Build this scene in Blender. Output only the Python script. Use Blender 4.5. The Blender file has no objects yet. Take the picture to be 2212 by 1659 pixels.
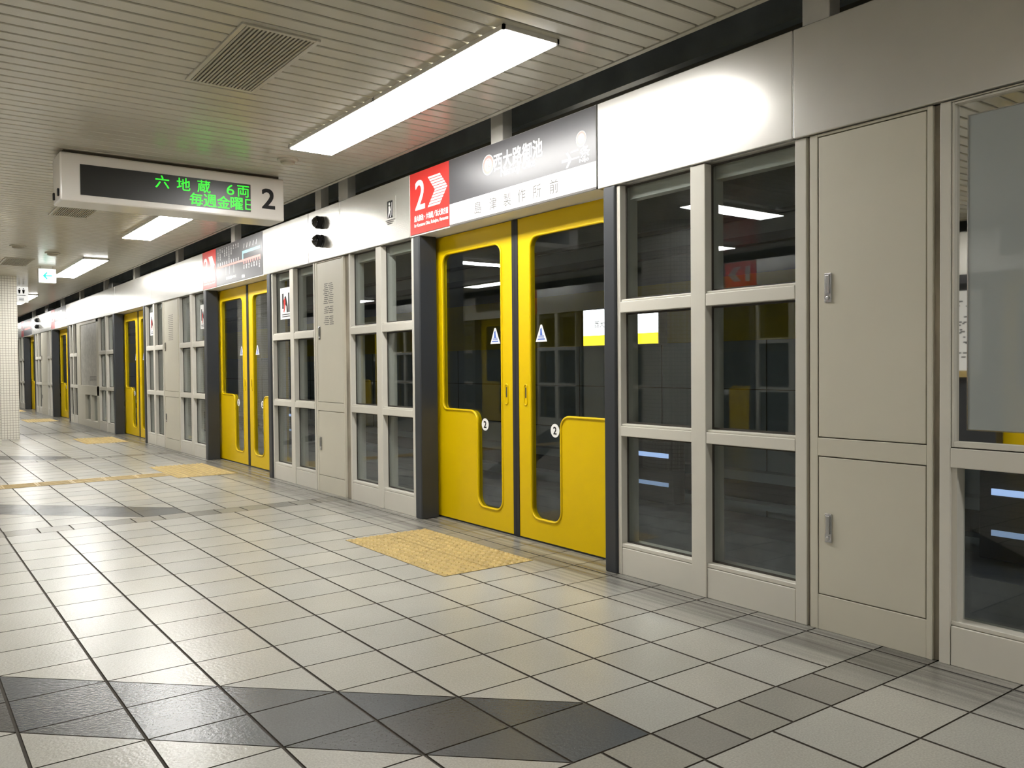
import bpy, bmesh, math, random
from mathutils import Vector, Matrix
random.seed(7)
SC = bpy.context.scene
COL = SC.collection

# ------------------------------------------------------------------ camera, world, exposure
W = 3.104            # plane of the platform screen (x), platform runs along +y
CEIL = 2.62
cam_d = bpy.data.cameras.new('camera')
cam = bpy.data.objects.new('camera', cam_d); COL.objects.link(cam)
cam_d.sensor_fit = 'HORIZONTAL'; cam_d.sensor_width = 36.0
cam_d.lens = 36.0 * 1820.77 / 2212.0
cam_d.clip_start = 0.05; cam_d.clip_end = 200
YAW, PITCH, ROLL = math.radians(36.422), math.radians(-1.2122), math.radians(-0.4849)
fw = Vector((math.sin(YAW) * math.cos(PITCH), math.cos(YAW) * math.cos(PITCH), math.sin(PITCH)))
rt = Vector((math.cos(YAW), -math.sin(YAW), 0)); up = rt.cross(fw)
r2 = rt * math.cos(ROLL) + up * math.sin(ROLL); u2 = up * math.cos(ROLL) - rt * math.sin(ROLL)
cam.matrix_world = Matrix(((r2.x, u2.x, -fw.x, 0), (r2.y, u2.y, -fw.y, 0), (r2.z, u2.z, -fw.z, 1.109), (0, 0, 0, 1)))
SC.camera = cam
wd = bpy.data.worlds.new('world'); SC.world = wd; wd.use_nodes = True
wd.node_tree.nodes['Background'].inputs[0].default_value = (0.5, 0.5, 0.45, 1)
wd.node_tree.nodes['Background'].inputs[1].default_value = 0.004
SC.view_settings.view_transform = 'Standard'; SC.view_settings.look = 'None'
SC.view_settings.gamma = 1.0; SC.view_settings.use_curve_mapping = False
SC.view_settings.exposure = 0.0
LAMP = 36.0          # radiance of the fluorescent ceiling diffusers
SC.cycles.max_bounces = 10; SC.cycles.diffuse_bounces = 5; SC.cycles.glossy_bounces = 5
SC.cycles.transparent_max_bounces = 16
SC.cycles.use_denoising = True
SC.cycles.sample_clamp_indirect = 6.0
SC.cycles.caustics_refractive = False

# ------------------------------------------------------------------ materials
def mat(name, color, rough=0.5, metal=0.0, spec=0.5, coat=0.0, noise=0.0, nscale=8.0, bump=0.0, bscale=200.0, coat_rough=0.05, stretch=None):
    m = bpy.data.materials.new(name); m.use_nodes = True
    nt = m.node_tree; b = nt.nodes['Principled BSDF']
    b.inputs['Base Color'].default_value = (*color, 1); b.inputs['Roughness'].default_value = rough
    b.inputs['Metallic'].default_value = metal; b.inputs['Specular IOR Level'].default_value = spec
    b.inputs['Coat Weight'].default_value = coat; b.inputs['Coat Roughness'].default_value = coat_rough
    if noise or bump:
        tc = nt.nodes.new('ShaderNodeTexCoord'); mp = nt.nodes.new('ShaderNodeMapping')
        nt.links.new(tc.outputs['Object'], mp.inputs['Vector'])
        if stretch: mp.inputs['Scale'].default_value = stretch
    if noise:
        n = nt.nodes.new('ShaderNodeTexNoise'); n.inputs['Scale'].default_value = nscale; n.inputs['Detail'].default_value = 4
        nt.links.new(mp.outputs[0], n.inputs['Vector'])
        r = nt.nodes.new('ShaderNodeMapRange'); r.inputs[1].default_value = 0.3; r.inputs[2].default_value = 0.7
        r.inputs[3].default_value = 1 - noise; r.inputs[4].default_value = 1 + noise * 0.4
        nt.links.new(n.outputs[0], r.inputs[0])
        mx = nt.nodes.new('ShaderNodeMix'); mx.data_type = 'RGBA'; mx.blend_type = 'MULTIPLY'; mx.inputs[0].default_value = 1
        mx.inputs[6].default_value = (*color, 1); nt.links.new(r.outputs[0], mx.inputs[7])
        nt.links.new(mx.outputs[2], b.inputs['Base Color'])
    if bump:
        n2 = nt.nodes.new('ShaderNodeTexNoise'); n2.inputs['Scale'].default_value = bscale; n2.inputs['Detail'].default_value = 3
        nt.links.new(mp.outputs[0], n2.inputs['Vector'])
        bp = nt.nodes.new('ShaderNodeBump'); bp.inputs['Strength'].default_value = bump; bp.inputs['Distance'].default_value = 0.002
        nt.links.new(n2.outputs[0], bp.inputs['Height']); nt.links.new(bp.outputs[0], b.inputs['Normal'])
    return m

def emit(name, color, strength):
    m = bpy.data.materials.new(name); m.use_nodes = True
    b = m.node_tree.nodes['Principled BSDF']
    b.inputs['Base Color'].default_value = (*color, 1); b.inputs['Roughness'].default_value = 0.4
    b.inputs['Emission Color'].default_value = (*color, 1); b.inputs['Emission Strength'].default_value = strength
    return m

def glass(name, tint, ior=1.5, rough=0.0):
    m = bpy.data.materials.new(name); m.use_nodes = True
    nt = m.node_tree; nt.nodes.clear()
    out = nt.nodes.new('ShaderNodeOutputMaterial'); mix = nt.nodes.new('ShaderNodeMixShader')
    tr = nt.nodes.new('ShaderNodeBsdfTransparent'); tr.inputs[0].default_value = (*tint, 1)
    gl = nt.nodes.new('ShaderNodeBsdfGlossy'); gl.inputs['Roughness'].default_value = rough; gl.inputs[0].default_value = (0.95, 0.97, 1, 1)
    fr = nt.nodes.new('ShaderNodeFresnel'); ge = nt.nodes.new('ShaderNodeNewGeometry'); mr = nt.nodes.new('ShaderNodeMapRange')      # same reflectance on the way in and out of the thin pane
    mr.inputs[3].default_value = ior; mr.inputs[4].default_value = 1 / ior
    nt.links.new(ge.outputs['Backfacing'], mr.inputs[0]); nt.links.new(mr.outputs[0], fr.inputs[0])
    nt.links.new(fr.outputs[0], mix.inputs[0]); nt.links.new(tr.outputs[0], mix.inputs[1]); nt.links.new(gl.outputs[0], mix.inputs[2])
    nt.links.new(mix.outputs[0], out.inputs[0])
    return m

M = {}
M['cream'] = mat('cream_painted_steel', (0.60, 0.575, 0.505), 0.42, noise=0.06, nscale=3, bump=0.03, bscale=90)
M['cabinet'] = mat('cabinet_paint', (0.56, 0.53, 0.435), 0.45, noise=0.05, nscale=2, bump=0.04, bscale=120)
M['header'] = mat('satin_header_panel', (0.72, 0.705, 0.665), 0.27, metal=0.72, noise=0.04, nscale=5, bump=0.02, bscale=60)
M['header_edge'] = mat('header_edge', (0.66, 0.64, 0.58), 0.35)
M['charcoal'] = mat('charcoal_post', (0.028, 0.031, 0.036), 0.38, noise=0.08, nscale=4)
M['yellow'] = mat('yellow_door_paint', (0.67, 0.46, 0.0), 0.36, spec=0.25, noise=0.04, nscale=3)
M['rubber'] = mat('black_rubber', (0.012, 0.012, 0.013), 0.6)
M['dark'] = mat('dark_gap', (0.04, 0.035, 0.028), 0.8)
M['chrome'] = mat('chrome', (0.52, 0.52, 0.53), 0.2, metal=1.0)
M['steel'] = mat('brushed_steel', (0.5, 0.5, 0.5), 0.3, metal=1.0, noise=0.1, nscale=20)
M['channel'] = mat('worn_channel', (0.36, 0.32, 0.25), 0.6, noise=0.5, nscale=9, stretch=(1, 1, .35))
M['ceiling'] = mat('ceiling_plank_enamel', (0.50, 0.475, 0.395), 0.23, spec=0.5, noise=0.03, nscale=2)
M['ceilgap'] = mat('ceiling_groove', (0.10, 0.09, 0.065), 0.7)
M['fixture'] = mat('fixture_white', (0.78, 0.76, 0.7), 0.35)
M['lamp'] = emit('lamp_diffuser', (1.0, 0.985, 0.95), LAMP)
M['beam'] = mat('dark_blue_grey_duct', (0.30, 0.335, 0.35), 0.3, noise=0.3, nscale=3)
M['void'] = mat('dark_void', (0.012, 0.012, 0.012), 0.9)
M['post'] = mat('pale_post', (0.74, 0.72, 0.66), 0.45, noise=0.12, nscale=6)
M['white'] = mat('white_panel', (0.80, 0.79, 0.76), 0.35)
M['signwhite'] = mat('sign_white', (0.86, 0.86, 0.85), 0.3)
M['boardwhite'] = mat('display_case_white', (0.80, 0.77, 0.72), 0.28, coat=0.2)
M['red'] = mat('sign_red', (0.66, 0.035, 0.03), 0.3)
M['signdark'] = mat('sign_charcoal', (0.075, 0.073, 0.08), 0.30)
M['black'] = mat('black_print', (0.012, 0.012, 0.013), 0.5, spec=0.25)
M['grey'] = mat('grey_print', (0.13, 0.125, 0.115), 0.6, spec=0.2)
M['blue'] = mat('blue_print', (0.08, 0.16, 0.52), 0.45)
M['pink'] = mat('pale_red_print', (0.80, 0.28, 0.25), 0.4)
M['cyan'] = mat('cyan_print', (0.28, 0.62, 0.72), 0.4)
M['screen'] = mat('led_screen', (0.022, 0.022, 0.02), 0.3, spec=0.5)
M['led'] = emit('green_led', (0.03, 1.0, 0.03), 0.7)
M['exit'] = emit('exit_sign_white', (0.92, 1.0, 0.97), 2.2)
M['exitgreen'] = emit('exit_sign_green', (0.02, 0.62, 0.42), 0.9)
M['grille'] = mat('grille_slat', (0.40, 0.37, 0.29), 0.5)
M['grilleback'] = mat('grille_back', (0.08, 0.07, 0.05), 0.9)
M['glass'] = glass('tinted_pane', (0.84, 0.87, 0.87))
M['glossblack'] = mat('gloss_black', (0.01, 0.01, 0.01), 0.12, coat=0.4)
M['mirror'] = mat('mirror_plate', (0.78, 0.78, 0.76), 0.02, metal=1.0)
M['frost'] = mat('frosted_film_glass', (0.30, 0.325, 0.315), 0.5, coat=1.0, coat_rough=0.02, noise=0.03, nscale=2)
M['tactile'] = mat('tactile_yellow', (0.43, 0.315, 0.115), 0.5, noise=0.2, nscale=14, bump=0.2, bscale=150)
M['tactile_worn'] = mat('tactile_ochre', (0.44, 0.33, 0.15), 0.5, noise=0.15, nscale=10)
M['tunnelgrey'] = mat('tunnel_panel_grey', (0.29, 0.335, 0.37), 0.55, noise=0.15, nscale=1.5)
M['tunnelyellow'] = mat('tunnel_band_yellow', (0.50, 0.40, 0.03), 0.5, noise=0.1, nscale=2)
M['tunneldark'] = mat('tunnel_dark', (0.085, 0.092, 0.098), 0.8, noise=0.3, nscale=2)
M['tunnelupper'] = mat('tunnel_upper_wall', (0.22, 0.235, 0.245), 0.6, noise=0.25, nscale=2)
M['concrete'] = mat('tunnel_concrete', (0.16, 0.165, 0.17), 0.8, noise=0.35, nscale=3)
M['litwhite'] = emit('lit_sign_face', (1.0, 1.0, 0.98), 5.5)
M['lityellow'] = emit('lit_sign_yellow', (1.0, 0.72, 0.02), 3.6)
M['bluelamp'] = emit('bluish_lamp', (0.42, 0.58, 0.95), 1.1)
M['bluedim'] = emit('bluish_lamp_dim', (0.34, 0.47, 0.72), 0.6)
M['backwall'] = mat('pale_wall', (0.55, 0.53, 0.47), 0.5)

# white mosaic for the column: square tiles in object space
def mosaic():
    m = mat('white_mosaic', (0.72, 0.70, 0.64), 0.3)
    nt = m.node_tree; b = nt.nodes['Principled BSDF']
    tc = nt.nodes.new('ShaderNodeTexCoord'); sp = nt.nodes.new('ShaderNodeSeparateXYZ'); nt.links.new(tc.outputs['Object'], sp.inputs[0])
    hs = []
    for ax in range(3):
        a = nt.nodes.new('ShaderNodeMath'); a.operation = 'MULTIPLY'; a.inputs[1].default_value = 1 / 0.040; nt.links.new(sp.outputs[ax], a.inputs[0])
        c = nt.nodes.new('ShaderNodeMath'); c.operation = 'ADD'; c.inputs[1].default_value = 100.5; nt.links.new(a.outputs[0], c.inputs[0])
        f = nt.nodes.new('ShaderNodeMath'); f.operation = 'FRACT'; nt.links.new(c.outputs[0], f.inputs[0])
        g = nt.nodes.new('ShaderNodeMath'); g.operation = 'LESS_THAN'; g.inputs[1].default_value = 0.13; nt.links.new(f.outputs[0], g.inputs[0])
        hs.append(g)
    # ignore the axis along the face normal
    ge = nt.nodes.new('ShaderNodeNewGeometry'); sn = nt.nodes.new('ShaderNodeSeparateXYZ'); nt.links.new(ge.outputs['Normal'], sn.inputs[0])
    outs = []
    for ax in range(3):
        ab = nt.nodes.new('ShaderNodeMath'); ab.operation = 'ABSOLUTE'; nt.links.new(sn.outputs[ax], ab.inputs[0])
        lt = nt.nodes.new('ShaderNodeMath'); lt.operation = 'LESS_THAN'; lt.inputs[1].default_value = 0.9; nt.links.new(ab.outputs[0], lt.inputs[0])
        ml = nt.nodes.new('ShaderNodeMath'); ml.operation = 'MULTIPLY'; nt.links.new(lt.outputs[0], ml.inputs[0]); nt.links.new(hs[ax].outputs[0], ml.inputs[1])
        outs.append(ml)
    m1 = nt.nodes.new('ShaderNodeMath'); m1.operation = 'MAXIMUM'; nt.links.new(outs[0].outputs[0], m1.inputs[0]); nt.links.new(outs[1].outputs[0], m1.inputs[1])
    m2 = nt.nodes.new('ShaderNodeMath'); m2.operation = 'MAXIMUM'; nt.links.new(m1.outputs[0], m2.inputs[0]); nt.links.new(outs[2].outputs[0], m2.inputs[1])
    mx = nt.nodes.new('ShaderNodeMix'); mx.data_type = 'RGBA'; nt.links.new(m2.outputs[0], mx.inputs[0])
    mx.inputs[6].default_value = (0.72, 0.70, 0.64, 1); mx.inputs[7].default_value = (0.30, 0.28, 0.24, 1)
    nt.links.new(mx.outputs[2], b.inputs['Base Color'])
    return m
M['mosaic'] = mosaic()

# floor tiles: tone per tile in a face attribute, speckle, a grimy strip along the screen
def tile_mat():
    m = mat('floor_tile', (1, 1, 1), 0.27, spec=0.5)
    nt = m.node_tree; b = nt.nodes['Principled BSDF']
    at = nt.nodes.new('ShaderNodeAttribute'); at.attribute_name = 'tone'
    tc = nt.nodes.new('ShaderNodeTexCoord')
    n1 = nt.nodes.new('ShaderNodeTexNoise'); n1.inputs['Scale'].default_value = 170; n1.inputs['Detail'].default_value = 3
    nt.links.new(tc.outputs['Object'], n1.inputs['Vector'])
    r1 = nt.nodes.new('ShaderNodeMapRange'); r1.inputs[1].default_value = 0.25; r1.inputs[2].default_value = 0.75; r1.inputs[3].default_value = 0.82; r1.inputs[4].default_value = 1.13
    nt.links.new(n1.outputs[0], r1.inputs[0])
    n2 = nt.nodes.new('ShaderNodeTexNoise'); n2.inputs['Scale'].default_value = 1.3; n2.inputs['Detail'].default_value = 5
    nt.links.new(tc.outputs['Object'], n2.inputs['Vector'])
    r2_ = nt.nodes.new('ShaderNodeMapRange'); r2_.inputs[1].default_value = 0.3; r2_.inputs[2].default_value = 0.7; r2_.inputs[3].default_value = 0.88; r2_.inputs[4].default_value = 1.05
    nt.links.new(n2.outputs[0], r2_.inputs[0])
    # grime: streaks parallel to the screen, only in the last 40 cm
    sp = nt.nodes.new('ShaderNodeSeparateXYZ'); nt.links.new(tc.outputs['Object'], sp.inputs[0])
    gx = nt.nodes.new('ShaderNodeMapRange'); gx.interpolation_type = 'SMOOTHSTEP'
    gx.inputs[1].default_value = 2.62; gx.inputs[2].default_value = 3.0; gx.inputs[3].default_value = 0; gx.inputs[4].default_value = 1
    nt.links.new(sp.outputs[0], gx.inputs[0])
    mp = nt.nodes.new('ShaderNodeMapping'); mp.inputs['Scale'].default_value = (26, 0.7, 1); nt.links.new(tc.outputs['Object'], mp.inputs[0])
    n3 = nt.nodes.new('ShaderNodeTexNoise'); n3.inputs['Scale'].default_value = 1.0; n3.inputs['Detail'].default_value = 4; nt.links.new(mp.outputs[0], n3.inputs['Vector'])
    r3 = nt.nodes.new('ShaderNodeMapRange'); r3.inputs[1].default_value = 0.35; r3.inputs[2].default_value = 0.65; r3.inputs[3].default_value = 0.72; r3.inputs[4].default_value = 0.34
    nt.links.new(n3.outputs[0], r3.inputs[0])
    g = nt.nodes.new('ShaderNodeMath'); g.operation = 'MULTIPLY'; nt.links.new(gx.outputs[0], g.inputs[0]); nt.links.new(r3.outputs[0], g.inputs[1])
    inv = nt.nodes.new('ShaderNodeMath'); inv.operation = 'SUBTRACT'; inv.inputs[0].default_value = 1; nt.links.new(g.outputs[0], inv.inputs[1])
    p1 = nt.nodes.new('ShaderNodeMath'); p1.operation = 'MULTIPLY'; nt.links.new(r1.outputs[0], p1.inputs[0]); nt.links.new(r2_.outputs[0], p1.inputs[1])
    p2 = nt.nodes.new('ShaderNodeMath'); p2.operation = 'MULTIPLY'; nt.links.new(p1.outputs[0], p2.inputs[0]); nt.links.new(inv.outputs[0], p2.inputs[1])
    mx = nt.nodes.new('ShaderNodeMix'); mx.data_type = 'RGBA'; mx.blend_type = 'MULTIPLY'; mx.inputs[0].default_value = 1
    nt.links.new(at.outputs['Color'], mx.inputs[6]); nt.links.new(p2.outputs[0], mx.inputs[7])
    nt.links.new(mx.outputs[2], b.inputs['Base Color'])
    n4 = nt.nodes.new('ShaderNodeTexNoise'); n4.inputs['Scale'].default_value = 75; n4.inputs['Detail'].default_value = 3
    nt.links.new(tc.outputs['Object'], n4.inputs['Vector'])
    bp = nt.nodes.new('ShaderNodeBump'); bp.inputs['Strength'].default_value = 0.5; bp.inputs['Distance'].default_value = 0.002
    nt.links.new(n4.outputs[0], bp.inputs['Height']); nt.links.new(bp.outputs[0], b.inputs['Normal'])
    return m
M['tile'] = tile_mat()
M['grout'] = mat('grout', (0.05, 0.042, 0.032), 0.9)

# ------------------------------------------------------------------ mesh helpers
class MB:
    def __init__(s): s.v = []; s.f = []
    def add(s, vs, fs):
        o = len(s.v); s.v += [tuple(p) for p in vs]; s.f += [tuple(i + o for i in q) for q in fs]; return s
    def box(s, x0, x1, y0, y1, z0, z1):
        return s.add([(x0, y0, z0), (x1, y0, z0), (x1, y1, z0), (x0, y1, z0), (x0, y0, z1), (x1, y0, z1), (x1, y1, z1), (x0, y1, z1)],
                     [(3, 2, 1, 0), (4, 5, 6, 7), (0, 1, 5, 4), (1, 2, 6, 5), (2, 3, 7, 6), (3, 0, 4, 7)])
    def quad(s, *p): return s.add(p, [(0, 1, 2, 3)] if len(p) == 4 else [tuple(range(len(p)))])
    def lathe(s, prof, origin, axis, n=24):
        # prof: (radius, distance along axis)
        ax = Vector(axis).normalized(); a = ax.orthogonal().normalized(); b = ax.cross(a); o = Vector(origin)
        vs, fs = [], []
        for r, h in prof:
            for i in range(n):
                t = 2 * math.pi * i / n; vs.append(o + ax * h + (a * math.cos(t) + b * math.sin(t)) * max(r, 1e-4))
        for k in range(len(prof) - 1):
            for i in range(n):
                j = (i + 1) % n; fs.append((k * n + i, k * n + j, k * n + n + j, k * n + n + i))
        fs.append(tuple(reversed(range(n)))); fs.append(tuple((len(prof) - 1) * n + i for i in range(n)))
        return s.add(vs, fs)
    def sweep(s, path, prof_r, normal, n=6):
        # round bead along a closed planar path
        N = Vector(normal).normalized(); m = len(path); P = [Vector(p) for p in path]; vs, fs = [], []
        for i in range(m):
            t = (P[(i + 1) % m] - P[i - 1]).normalized(); side = N.cross(t)
            for k in range(n):
                a = 2 * math.pi * k / n; vs.append(P[i] + side * (prof_r * math.cos(a)) + N * (prof_r * math.sin(a)))
        for i in range(m):
            j = (i + 1) % m
            for k in range(n):
                l = (k + 1) % n; fs.append((i * n + k, j * n + k, j * n + l, i * n + l))
        return s.add(vs, fs)

def world_of(o):
    v = Vector((0, 0, 0))
    while o is not None: v = v + o.location; o = o.parent
    return v

def link_mesh(name, me, m, parent=None, origin=None, bevel=0.0, smooth=False):
    """me holds world coordinates; the object gets its parent's (or ORIGIN) frame."""
    o = bpy.data.objects.new(name, me); COL.objects.link(o)
    if parent is not None:
        off = world_of(parent); o.parent = parent
    else:
        off = Vector(origin) if origin is not None else Vector((0, 0, 0)); o.location = off
    me.transform(Matrix.Translation(-off))
    for mm in (m if isinstance(m, (list, tuple)) else [m]): me.materials.append(mm)
    if smooth:
        for p in me.polygons: p.use_smooth = True
    if bevel:
        b = o.modifiers.new('bevel', 'BEVEL'); b.width = bevel; b.segments = 2; b.limit_method = 'ANGLE'; b.angle_limit = math.radians(40)
    return o

def obj(name, mb, m, parent=None, origin=None, bevel=0.0, smooth=False, fix=True):
    me = bpy.data.meshes.new(name); me.from_pydata(mb.v, [], mb.f); me.update()
    if fix:
        bm = bmesh.new(); bm.from_mesh(me); bmesh.ops.recalc_face_normals(bm, faces=bm.faces); bm.to_mesh(me); bm.free()
    return link_mesh(name, me, m, parent, origin, bevel, smooth)

def tag(o, label=None, cat=None, group=None, kind=None):
    if label: o['label'] = label
    if cat: o['category'] = cat
    if group: o['group'] = group
    if kind: o['kind'] = kind
    return o

def thing(name, label, cat, loc, group=None):
    o = bpy.data.objects.new(name, None); COL.objects.link(o); o.location = loc; o.empty_display_size = 0.1
    return tag(o, label, cat, group)

def single(name, mb, m, label, cat, origin, group=None, bevel=0.0, smooth=False):
    return tag(obj(name, mb, m, None, origin, bevel, smooth), label, cat, group)

def dup(root, loc, label, scale_y=1.0, skip=()):
    r = root.copy(); COL.objects.link(r); r.location = loc; r['label'] = label; r.scale = (1, scale_y, 1)
    for ch in list(root.children):
        if ch.name.split('.')[0] in skip: continue
        c = ch.copy(); COL.objects.link(c); c.parent = r
        for g in list(ch.children):
            d = g.copy(); COL.objects.link(d); d.parent = c
    return r

def arc(cx, cy, r, a0, a1, n=7):
    return [(cx + r * math.cos(math.radians(a0 + (a1 - a0) * i / n)), cy + r * math.sin(math.radians(a0 + (a1 - a0) * i / n))) for i in range(n + 1)]

def plate_mesh(name, outer, hole, to3, x0, x1):
    """solid plate between depth x0 and x1 with the 2-D outline OUTER and an optional HOLE; to3(u, v, x) gives the world point"""
    bm = bmesh.new(); loops = [outer] + ([hole] if hole else [])
    front = []; edges = []
    for lp in loops:
        vs = [bm.verts.new(to3(u, v, x0)) for u, v in lp]; front.append(vs)
        edges += [bm.edges.new((vs[i], vs[(i + 1) % len(vs)])) for i in range(len(vs))]
    bmesh.ops.triangle_fill(bm, use_beauty=True, use_dissolve=False, edges=edges)
    faces = list(bm.faces); back = {}
    for vs, lp in zip(front, loops):
        for v, (u, w) in zip(vs, lp): back[v] = bm.verts.new(to3(u, w, x1))
    for f in faces: bm.faces.new([back[v] for v in reversed(f.verts)])
    for vs in front:
        for i in range(len(vs)):
            a, b = vs[i], vs[(i + 1) % len(vs)]; bm.faces.new((a, b, back[b], back[a]))
    bmesh.ops.recalc_face_normals(bm, faces=bm.faces)
    me = bpy.data.meshes.new(name); bm.to_mesh(me); bm.free()
    return me

# lettering: text turned into a mesh, fitted to a box (w x h) centred at (u, v) of a face
_tc = bpy.data.curves.new('lettering_curve', 'FONT'); _to = bpy.data.objects.new('lettering_source', _tc); COL.objects.link(_to)
def text_mesh(body):
    _tc.body = body; _tc.align_x = 'CENTER'; _tc.resolution_u = 4
    bpy.context.view_layer.update()
    dg = bpy.context.evaluated_depsgraph_get()
    me = bpy.data.meshes.new_from_object(_to.evaluated_get(dg))
    vs = [(v.co.x, v.co.y) for v in me.vertices]; fs = [tuple(p.vertices) for p in me.polygons]
    bpy.data.meshes.remove(me)
    return vs, fs
def write(mb, body, u, v, w, h, to3, bold=0.0, clip=None):
    vs, fs = text_mesh(body)
    if not vs: return
    xs = [p[0] for p in vs]; ys = [p[1] for p in vs]
    sx = w / max(max(xs) - min(xs), 1e-6); sy = h / max(max(ys) - min(ys), 1e-6)
    cx, cy = (max(xs) + min(xs)) / 2, (max(ys) + min(ys)) / 2
    P = [(u + (a - cx) * sx, v + (b - cy) * sy) for a, b in vs]
    if clip is not None:
        P = [(min(a, clip), b) for a, b in P]
    d = bold * h          # heavier strokes: the outline laid down four times with a small offset
    for i, (dx, dy) in enumerate(((-d, -d), (d, -d), (-d, d), (d, d)) if bold else ((0, 0),)):
        mb.add([to3(a + dx, b + dy, i * .00008) for a, b in P], fs)
def write_x(mb, body, y, z, w, h, x, bold=0.0):      # on a face turned to -x
    write(mb, body, 0, 0, w, h, lambda u, v, e: (x - e, y - u, z + v), bold)
def write_y(mb, body, xx, z, w, h, y, bold=0.0, clip=None):      # on a face turned to -y
    write(mb, body, xx, z, w, h, lambda u, v, e: (u, y - e, v), bold, clip)
def disc_x(mb, x, y, z, ry, rz, n=28):
    mb.add([(x, y + ry * math.cos(2 * math.pi * i / n), z + rz * math.sin(2 * math.pi * i / n)) for i in range(n)], [tuple(range(n))])
def ring_x(mb, x, y, z, r0, r1, n=28):
    vs = []
    for r in (r0, r1):
        vs += [(x, y + r * math.cos(2 * math.pi * i / n), z + r * math.sin(2 * math.pi * i / n)) for i in range(n)]
    mb.add(vs, [(i, (i + 1) % n, n + (i + 1) % n, n + i) for i in range(n)])
def poly_x(mb, x, pts): mb.add([(x, a, b) for a, b in pts], [tuple(range(len(pts)))])

# ------------------------------------------------------------------ floor: one mesh of tiles
SX, GX0 = 0.305, 0.294
xl = [GX0 + SX * k for k in range(-11, 10)] + [3.30]
row = 0.2955
ys = [1.57 - row * k for k in range(0, 36)][::-1]          # rows behind and below the camera
rows = [(ys[i], ys[i + 1], False) for i in range(len(ys) - 1)]
y = 1.57; strips = []
for rep in range(8):
    rows.append((y, y + 0.21, True)); strips.append(y); y += 0.21
    step = row if rep == 0 else 0.302
    for k in range(16): rows.append((y, y + step, False)); y += step
fv, ff, ft = [], [], []
def tile(poly, tone):
    # poly: ccw (x, y); raised tile with small side walls over the grout bed
    n = len(poly); o = len(fv)
    cx = sum(p[0] for p in poly) / n; cy = sum(p[1] for p in poly) / n
    for a, b in poly: fv.append((a, b, 0.0))
    for a, b in poly: fv.append((a + (0.0015 if a > cx else -0.0015), b + (0.001 if b > cy else -0.001), -0.004))
    ff.append(tuple(range(o, o + n))); ft.append(tone)
    for i in range(n):
        j = (i + 1) % n; ff.append((o + i, o + n + i, o + n + j, o + j)); ft.append((0.05, 0.042, 0.032, 1))
LIGHT = (0.405, 0.392, 0.352); DARK = (0.066, 0.071, 0.073); BROWN = (0.30, 0.288, 0.25)
def tone_of(base, amp=0.045):
    k = 1 + random.uniform(-amp, amp); w = random.uniform(-0.012, 0.012)
    return (base[0] * k + w * 0.3, base[1] * k, max(0.01, base[2] * k - w * 0.5), 1)
def inset(x0, x1, y0, y1): return x0 + 0.0054, x1 - 0.0054, y0 + 0.0034, y1 - 0.0034
def clip_half(poly, f):
    out = []
    for i in range(len(poly)):
        a, b = poly[i], poly[(i + 1) % len(poly)]; fa, fb = f(a), f(b)
        if fa >= 0: out.append(a)
        if (fa >= 0) != (fb >= 0):
            t = fa / (fa - fb); out.append((a[0] + (b[0] - a[0]) * t, a[1] + (b[1] - a[1]) * t))
    return out
def band_of(yc):     # which expansion strip is below this row
    best = None
    for s in strips:
        if yc > s + 0.21: best = s + 0.21
    return best
for y0, y1, small in rows:
    if y0 > 47: continue
    if small:
        a = GX0 - 11 * SX + 0.0; k = 0
        while a < 3.06:
            b = min(a + 0.2035, 3.30 if a > 2.95 else a + 0.2035)
            q = inset(a, b, y0, y1); tile([(q[0], q[2]), (q[1], q[2]), (q[1], q[3]), (q[0], q[3])], tone_of(BROWN if k % 3 else (0.25, 0.24, 0.21), 0.06))
            a = b; k += 1
        continue
    s = band_of((y0 + y1) / 2)
    for i in range(len(xl) - 1):
        x0, x1 = xl[i], xl[i + 1]
        q = inset(x0, x1, y0, y1); sq = [(q[0], q[2]), (q[1], q[2]), (q[1], q[3]), (q[0], q[3])]
        base = LIGHT
        if s is not None and x1 <= GX0 + SX * 5 + 0.01:
            st = y1 - y0
            # diagonal dark wedge: between two tile diagonals, ending at the fifth joint
            e = GX0 + SX * 5
            def upd(p): return (p[1] - s) / st - (e - p[0]) / SX          # 0 on the lower diagonal
            lo = [upd(p) + 1 for p in sq]; hi = [1 - upd(p) for p in sq]
            f_lo = lambda p: (p[1] - s) / st - (e - p[0]) / SX + 1.0
            f_hi = lambda p: 1.0 - ((p[1] - s) / st - (e - p[0]) / SX)
            if max(f_lo(p) for p in sq) <= 0.02 or max(f_hi(p) for p in sq) <= 0.02:
                tile(sq, tone_of(LIGHT)); continue
            if min(f_lo(p) for p in sq) >= -0.02 and min(f_hi(p) for p in sq) >= -0.02:
                tile(sq, tone_of(DARK, 0.12)); continue
            inn = clip_half(clip_half(sq, lambda p: f_lo(p) - 0.013), lambda p: f_hi(p) - 0.013)
            tile(inn, tone_of(DARK, 0.15))
            for g in (lambda p: -f_lo(p) - 0.013, lambda p: -f_hi(p) - 0.013):
                out = clip_half(sq, g)
                if len(out) >= 3: tile(out, tone_of(LIGHT))
            continue
        tile(sq, tone_of(base))
nt_ = len(ff)
o_ = len(fv); fv += [(-3.3, -9, -0.004), (3.32, -9, -0.004), (3.32, 48, -0.004), (-3.3, 48, -0.004), (-3.3, -9, -0.2), (3.32, -9, -0.2), (3.32, 48, -0.2), (-3.3, 48, -0.2)]
for q in ((0, 1, 2, 3), (1, 0, 4, 5), (2, 1, 5, 6), (3, 2, 6, 7), (0, 3, 7, 4), (7, 6, 5, 4)): ff.append(tuple(o_ + i for i in q)); ft.append((0.05, 0.042, 0.032, 1))
me = bpy.data.meshes.new('floor'); me.from_pydata(fv, [], ff); me.update()
at = me.attributes.new('tone', 'FLOAT_COLOR', 'FACE')
for i, c in enumerate(ft): at.data[i].color = c
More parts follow.
